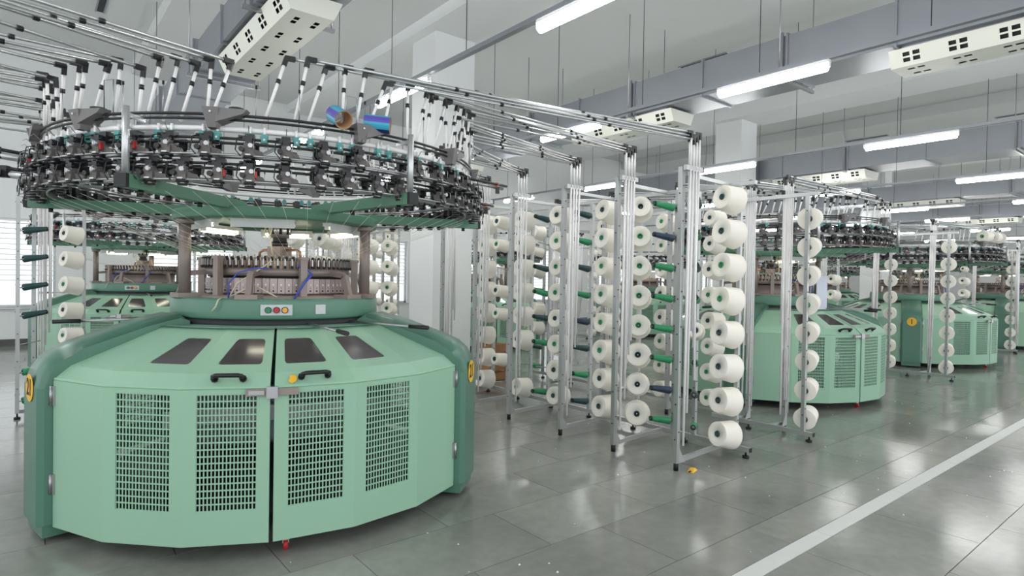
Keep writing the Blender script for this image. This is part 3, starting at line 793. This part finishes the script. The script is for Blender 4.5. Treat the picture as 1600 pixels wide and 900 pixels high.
def creel(label, x, y0, y1, columns, fronts, xf, machine, ring_pick, n_tubes=8, H=2.40, zt=2.69, pitch=.29, z0=.165, colname='', detail=True, rise=.02, cs=1.0):
    """x: rail position; columns: (y, azimuth deg, kinds list or str, name); fronts: y of tube bundle posts at xf; machine: centre or None"""
    t = thing('yarn_creel', label, 'yarn creel', (x, y0, 0), group='steel yarn creels')
    def L(px, py, pz): return Vector((px-x, py-y0, pz))
    MB().use('post').box(-.02, .02, 0, y1-y0, .055, .095).use('dark').box(-.018,.018,-.006,.0,.057,.093).build('base_rail', t)
    if fronts:
        MB().use('post').box(-.018, .018, 0, y1-y0, H-.05, H-.015).build('top_rail', t)
    ft = MB().use('black_rubber').cyl((0,0,0), (0,0,.02), .028, 10).cyl((0,0,.02), (0,0,.058), .008, 6).mesh('foot')
    yy = .04
    while yy < y1-y0:
        link('foot', ft, t, (0, yy, 0)); yy += .62
    for (cy, az, kinds, nm, *ox) in columns:
        cx = ox[0] if ox else x
        p = link('post', post_mesh(H-.05), t, L(cx, cy, 0))
        if ox:
            MB().use('post').obox(L(cx,cy,.075), L(x,cy+.12,.075), .03, .035).build('cross_bar', t); link('foot', ft, t, L(cx, cy, 0))
        for k in range(8):
            kd = kinds if isinstance(kinds, str) else kinds[k % len(kinds)]
            zc = z0+.01+pitch*k
            a = R(az); tl = R(9)
            d = Vector((cos(a)*cos(tl), sin(a)*cos(tl), sin(tl)))
            link('peg', peg_me, p, (0,0,zc), d.to_track_quat('Z', 'Y').to_euler())
            if not kd: continue
            pos = Vector((cx, cy, zc))+d*.05
            gname = 'yarn cones' if kd in ('cone', 'small') else 'bare cone cores'
            what = {'cone': 'cream yarn cone', 'small': 'thin cream yarn cone', 'core_green': 'bare green cone core', 'core_dark': 'bare dark green cone core', 'core_blue': 'bare navy cone core'}[kd]
            rank = ('%s from floor' % ORDN[k]) if k else 'lowest'
            place(kd, pos, a, tl, '%s, %s on the %s' % (what, rank, nm), '%s on %s' % (gname, nm), cs)
    sgn = 1 if xf > x else -1
    for bi, fy in enumerate(fronts):
        pf = link('post', post_mesh(H+.02, .04), t, L(xf, fy, 0))
        if abs(xf-x) > .1: MB().use('post').obox(L(xf,fy,H-.03), L(x,fy+.06,H-.03), .03, .03).build('cross_bar', t)
        gus = MB().use('post').obox(L(xf,fy,.075), L(x,fy+.06,.075), .03, .035)
        gus.quad(L(xf-.002,fy,.06)+Vector((0,-.022,0)), L(xf-sgn*.09,fy,.06)+Vector((0,-.022,0)), L(xf,fy,.2)+Vector((0,-.022,0)))
        gus.build('cross_bar', t)
        MB().use('black_rubber').cyl(L(xf,fy,0), L(xf,fy,.06), .02, 8).build('foot', t)
        br = MB().use('post').obox(L(xf-.02,fy-.045,H+.01), L(xf-sgn*.2,fy-.045,H+.01), .03, .04).use('dark').obox(L(xf-sgn*.2,fy-.045,H+.01), L(xf-sgn*.215,fy-.045,H+.01), .032, .042)
        br.build('tube_bracket', t)
        for i in range(n_tubes):
            bx = xf-sgn*(.035+.019*i); by = fy-.045+(.012 if i % 2 else -.012)
            zb_ = .2+.13*(i % 8)
            tb = MB().use('white_tube')
            top = L(bx, by, zt-.025*(i % 3))
            tb.cyl(L(bx+random.uniform(-.02,.02), by+random.uniform(-.01,.03), zb_), L(bx, by, H), .0094, 6).cyl(L(bx, by, H), top, .0094, 6)
            if machine:
                pt, land = ring_pick(bi, i)
                pt = L(pt[0], pt[1], top.z+rise+.01*((i*7) % 5-2)); land = L(*land)
                tb.use('alu').cyl(top, pt, .008, 6).use('white_tube').cyl(pt, land, .0085, 6)
                o = tb.build('yarn_tube', t)
                if detail:
                    for (p_, q1, q2) in ((top, Vector((0,0,-1)), pt-top), (pt, top-pt, land-pt)):
                        fit = MB().use('black'); elbow(fit, p_, q1, q2); fit.build('elbow', o)
                    for (p_, q_, fr) in ((pt, land, .35), (top, pt, .35), (top, pt, .7)):
                        c = p_.lerp(q_, fr); dd = (q_-p_).normalized()
                        MB().use('black').cyl(c-dd*.012, c+dd*.012, .0125, 6).build('collar', o)
                else:
                    link('elbow', elb_far, o, top); link('elbow', elb_far, o, pt)
            else:
                o = tb.build('yarn_tube', t); link('elbow', elb_far, o, top)
    return t

def picker(C, side, n_b, n_t, spread=None):
    """ring positions for tube (bundle b, tube i) on one side of a machine at C; side +1 = toward +X"""
    def pick(b, i):
        lo, hi = spread[b] if spread else (-100+180*b/n_b, -100+180*(b+1)/n_b)
        th = lo+(hi-lo)*(i+.5)/n_t
        if side < 0: th = 180-th
        a = R(th)
        jr = random.uniform(-.04, .04)
        pt = (C[0]+(1.40+jr)*cos(a), C[1]+(1.40+jr)*sin(a), 0)
        da = random.choice((-.02, -.05, -.08))
        land = (C[0]+1.40*cos(a+da), C[1]+1.40*sin(a+da), 2.29-random.choice((0,0,.03)))
        return pt, land
    return pick

C1 = mach[0][0]
cone8 = ['cone']*8
nmA = 'aisle end post of the front rack'
colsA = [(2.84, 168, cone8, nmA),
         (3.26, 212, ['core_green','core_dark','core_green','small','core_green','core_dark','core_green','core_dark'], 'second post of the front rack'),
         (3.49, 158, ['core_green','core_blue','core_green','core_green','core_green','core_green','core_blue','core_green'], 'third post of the front rack'),
         (3.93, 218, cone8, 'front rack post facing the camera'),
         (4.24, 176, cone8, 'fifth post of the front rack'),
         (4.60, 176, ['core_dark','core_green','core_dark','core_blue','core_green','core_dark','core_green','core_dark'], 'sixth post of the front rack'),
         (4.97, 186, cone8, 'seventh post of the front rack'),
         (5.27, 180, ['core_green',None,'core_green','core_dark','core_green','core_dark',None,'core_dark'], 'eighth post of the front rack'),
         (5.60, 178, ['cone',None,'cone','cone','cone','cone','cone','cone'], 'ninth post of the front rack'),
         (6.05, 182, [None,'small',None,'small','small',None,'small','small'], 'tenth post of the front rack'),
         (6.36, 180, cone8, 'last post of the front rack')]
creel('steel yarn rack of cones and tube bundles standing in front, right of the foreground machine', 4.83, 2.70, 7.0, colsA,
      [2.89, 3.55, 4.23, 5.03, 5.7, 6.4], 4.045, C1, picker(C1, 1, 6, 8, [(-109, -74), (-72, -44), (-42, -18), (-16, 12), (14, 40), (42, 74)]), rise=0, cs=1.19)
creel('yarn rack out at the left whose overhead tubes reach the foreground machine', -1.7, 2.8, 7.0, [], [2.9, 3.7, 4.4, 5.1, 5.8], -1.05, C1,
      picker(C1, -1, 5, 6, [(-64, -42), (-40, -16), (-14, 8), (12, 34), (38, 70)]), n_tubes=6, zt=2.61)
C2 = mach[1][0]
creel('yarn rack between the front rack and the second machine', 5.82, 2.62, 3.7, [(2.72, 12, ['cone']*8, 'single post before the second machine')], [3.02, 3.42], 6.05, C2,
      picker(C2, -1, 2, 9, [(-112, -74), (-72, -46)]), n_tubes=9, H=2.40, zt=2.58, pitch=.277, z0=.18)
creel('yarn rack standing behind the front rack', 6.2, 3.75, 7.2, [(3.86, 172, cone8, 'nearest post of the rear rack'), (4.52, 172, cone8, 'second post of the rear rack'), (5.5, 176, ['small','cone',None,'cone','cone','small','cone','cone'], 'third post of the rear rack'), (6.3, 176, ['cone','cone','small','cone',None,'cone','cone','cone'], 'fourth post of the rear rack'), (6.9, 176, ['core_green','core_dark','cone','cone','core_green','cone','small','cone'], 'last post of the rear rack')],
      [4.2, 5.2, 6.2], 5.68, C2, picker(C2, -1, 3, 8, [(-44, -20), (-18, 12), (14, 50)]), zt=2.62, cs=1.06)
C3 = mach[2][0]
creel('yarn rack right of the second machine', 11.5, 3.0, 7.0, [(3.12, 14, cone8, 'aisle post right of the second machine'), (3.95, 14, cone8, 'inner post right of the second machine'), (4.8, 170, ['cone', None, 'cone', 'small', 'cone', 'cone', None, 'cone'], 'third post right of the second machine'), (5.7, 172, ['cone', 'cone', 'small', None, 'cone', 'small', 'cone', 'cone'], 'fourth post right of the second machine')],
      [3.45, 4.3, 5.2], 11.85, C3, picker(C3, -1, 3, 10, [(-112, -66), (-60, -20), (-10, 40)]), n_tubes=10, zt=2.6, pitch=.278, z0=.18, detail=False)
C4 = mach[3][0]
creel('yarn rack right of the machine numbered 1', 17.6, 3.4, 7.0, [(3.55, 14, cone8, 'aisle post right of machine 1'), (4.4, 172, ['cone','small','cone',None,'cone','cone','small','cone'], 'second post right of machine 1'), (5.4, 172, cone8, 'third post right of machine 1')],
      [3.5, 4.3, 5.2], 17.75, C4, picker(C4, -1, 3, 8, [(-112, -66), (-60, -20), (-10, 40)]), zt=2.6, detail=False)
C5 = mach[4][0]
creel('yarn rack at the left behind the foreground machine', .52, 7.8, 9.6, [(7.9, 20, ['core_green','core_green',None,'core_dark','core_dark','core_dark','core_dark','core_dark'], 'left rack post with bare cores', -.07), (8.6, 205, ['cone','cone','cone','cone','cone','cone','cone', None], 'left rack post with cones')],
      [8.2], .06, C5, picker(C5, -1, 1, 7, [(-80, -20)]), n_tubes=7)
creel('yarn rack behind the foreground machine, before the bright windows', 5.25, 9.65, 14.2, [(9.8, 182, ['small','small','cone','small','small','cone','small','small'], 'nearest rack post before the windows'), (10.4, 182, ['small']*8, 'second rack post before the windows'), (11.1, 186, cone8, 'third rack post before the windows'), (11.8, 182, cone8, 'fourth rack post before the windows'), (12.7, 190, cone8, 'fifth rack post before the windows'), (13.7, 184, cone8, 'farthest rack post before the windows')],
      [10.1, 10.8, 11.6, 12.5], 4.55, C5, picker(C5, 1, 4, 8, [(-104, -60), (-55, -20), (-15, 20), (25, 60)]), detail=False)
mid8 = [None, None, None, 'cone', 'cone', 'cone', 'cone', 'cone']
creel('yarn rack close behind the foreground machine, seen above its ring table', 3.1, 6.9, 8.2, [(7.0, 228, mid8, 'left post behind the ring table', 2.45), (7.05, 215, mid8, 'second post behind the ring table', 2.85), (7.4, 222, mid8, 'third post behind the ring table'), (7.7, 212, mid8, 'fourth post behind the ring table', 3.75), (7.75, 225, mid8, 'right post behind the ring table', 4.05)],
      [], 3.1, None, None)
C6 = mach[5][0]
creel('far yarn rack behind the front rack in the back row', 11.4, 9.7, 13.4, [(9.9, 178, cone8, 'nearest post of the far back rack'), (10.7, 178, cone8, 'second post of the far back rack'), (11.7, 178, ['cone','small','cone','cone','small','cone','cone','cone'], 'third post of the far back rack')],
      [9.9, 10.8, 11.8], 10.8, C6, picker(C6, 1, 3, 8, [(-100, -50), (-45, 0), (5, 50)]), detail=False)
C7 = mach[6][0]
creel('distant yarn rack in the back row at right', 17.3, 9.6, 13, [(9.8, 182, cone8, 'nearest post of the distant rack'), (10.8, 182, cone8, 'second post of the distant rack')],
      [9.8, 11], 16.8, C7, picker(C7, 1, 2, 8, [(-100, -40), (-30, 30)]), detail=False)
creel('farthest yarn rack at the right edge of the hall', 23.4, 3.6, 7, [(3.8, 186, cone8, 'aisle post of the farthest rack'), (5.0, 186, cone8, 'inner post of the farthest rack')],
      [3.8, 5.0], 23.2, mach[8][0], picker(mach[8][0], -1, 2, 8, [(-110, -60), (-50, 0)]), zt=2.6, detail=False)

# ------------------------------------------------------------------ loose things
def mach_pt(i, a, r, z):
    m = machines[i]
    return Matrix.Translation(m.location) @ Matrix.Rotation(m.rotation_euler[2], 4, 'Z') @ P(a, r, z)
def spool(a, yaw, pitch, label):
    d = MB(); n = 24; r, L_ = .05, .145
    seq = ['stripe_cyan','stripe_purple','stripe_cyan','stripe_purple','stripe_cyan','stripe_navy','stripe_cyan','stripe_purple']
    base = 0
    for k in range(n):
        d.use(seq[k//3]); q0, q1 = 2*pi*k/n, 2*pi*(k+1)/n
        d.quad((r*cos(q0),r*sin(q0),-L_/2), (r*cos(q1),r*sin(q1),-L_/2), (r*cos(q1),r*sin(q1),L_/2), (r*cos(q0),r*sin(q0),L_/2))
    d.use('cardboard').lathe([(r,-L_/2),(r-.006,-L_/2),(r-.006,L_/2),(r,L_/2)], n)
    p = mach_pt(0, a, RR+.02, 2.375)
    o = d.build('elastic_spool', None, p, (R(90-pitch), 0, RZ+R(90+yaw)))
    tag(o, label, 'spool', 'striped spools on the feeder ring')
spool(42, 6, -4, 'striped blue and purple spool lying sideways on the feeder ring')
spool(33, -52, -24, 'tilted blue and purple spool with its cardboard end toward the camera')
for k in range(6):
    p = mach_pt(2, 8+13*k, RR, 2.44)
    d_az = RZ+R(8+8+13*k)
    place('cone', p, d_az, 0, 'white yarn cone on the feeder ring of machine 1, %s from left' % ORDN[k], 'cones on the far feeder ring')
cr = thing('wooden_crate', 'small wooden crate on the floor behind the front rack', 'crate', (5.45, 7.25, 0), R(12))
for z in (.06, .2, .34, .48):
    for (a, b) in (((-.2,-.17),(.2,-.17)), ((-.2,.17),(.2,.17)), ((-.2,-.17),(-.2,.17)), ((.2,-.17),(.2,.17))):
        MB().use('wood').obox((a[0],a[1],z), (b[0],b[1],z), .016, .105).build('slat', cr)
for a in (-.185, .185):
    for b in (-.155, .155): MB().use('wood').box(a-.018,a+.018,b-.018,b+.018,0,.54).build('corner_post', cr)
MB().use('wood').box(-.2,.2,-.17,.17,.02,.035).build('bottom_board', cr)
p = mach_pt(1, 30, .76, 0)
pp = MB().use('paper').box(-.09, .09, -.004, .004, 1.12, 1.62).build('paper_sheet', None, (p.x, p.y, 0), (0,0,RZ+R(20)))
tag(pp, 'tall pale blue paper sheet hanging on the second machine', 'paper')
tag(MB().use('yellow').hexa([(-.05,-.02,0),(.05,-.025,0),(.05,.02,0),(-.04,.03,0),(-.03,-.012,.025),(.03,-.015,.02),(.03,.01,.02),(-.02,.015,.03)]).use('dark').cyl((-.045,0,.012),(-.075,.005,.012),.006,6).build('yarn_clip', None, (4.14, 2.80, 0), (0,0,.3)), 'small yellow plastic clip lying at the foot of the front rack', 'clip')
lint = MB().use('white'); rl = random.Random(11)
for k in range(150):
    lx, ly = rl.uniform(.3, 9), rl.uniform(.3, 5.2)
    sz = rl.uniform(.002, .007)
    lint.hexa([(lx-sz,ly-sz,0),(lx+sz,ly-sz*.5,0),(lx+sz*.6,ly+sz,0),(lx-sz,ly+sz*.7,0),(lx-sz*.5,ly-sz*.4,sz),(lx+sz*.4,ly-sz*.3,sz),(lx+sz*.3,ly+sz*.4,sz),(lx-sz*.4,ly+sz*.3,sz)])
tag(lint.build('floor_lint'), 'tiny white specks of lint scattered over the polished floor', 'lint', kind='stuff')
print('cones', NC[0], 'objects', len(bpy.data.objects))
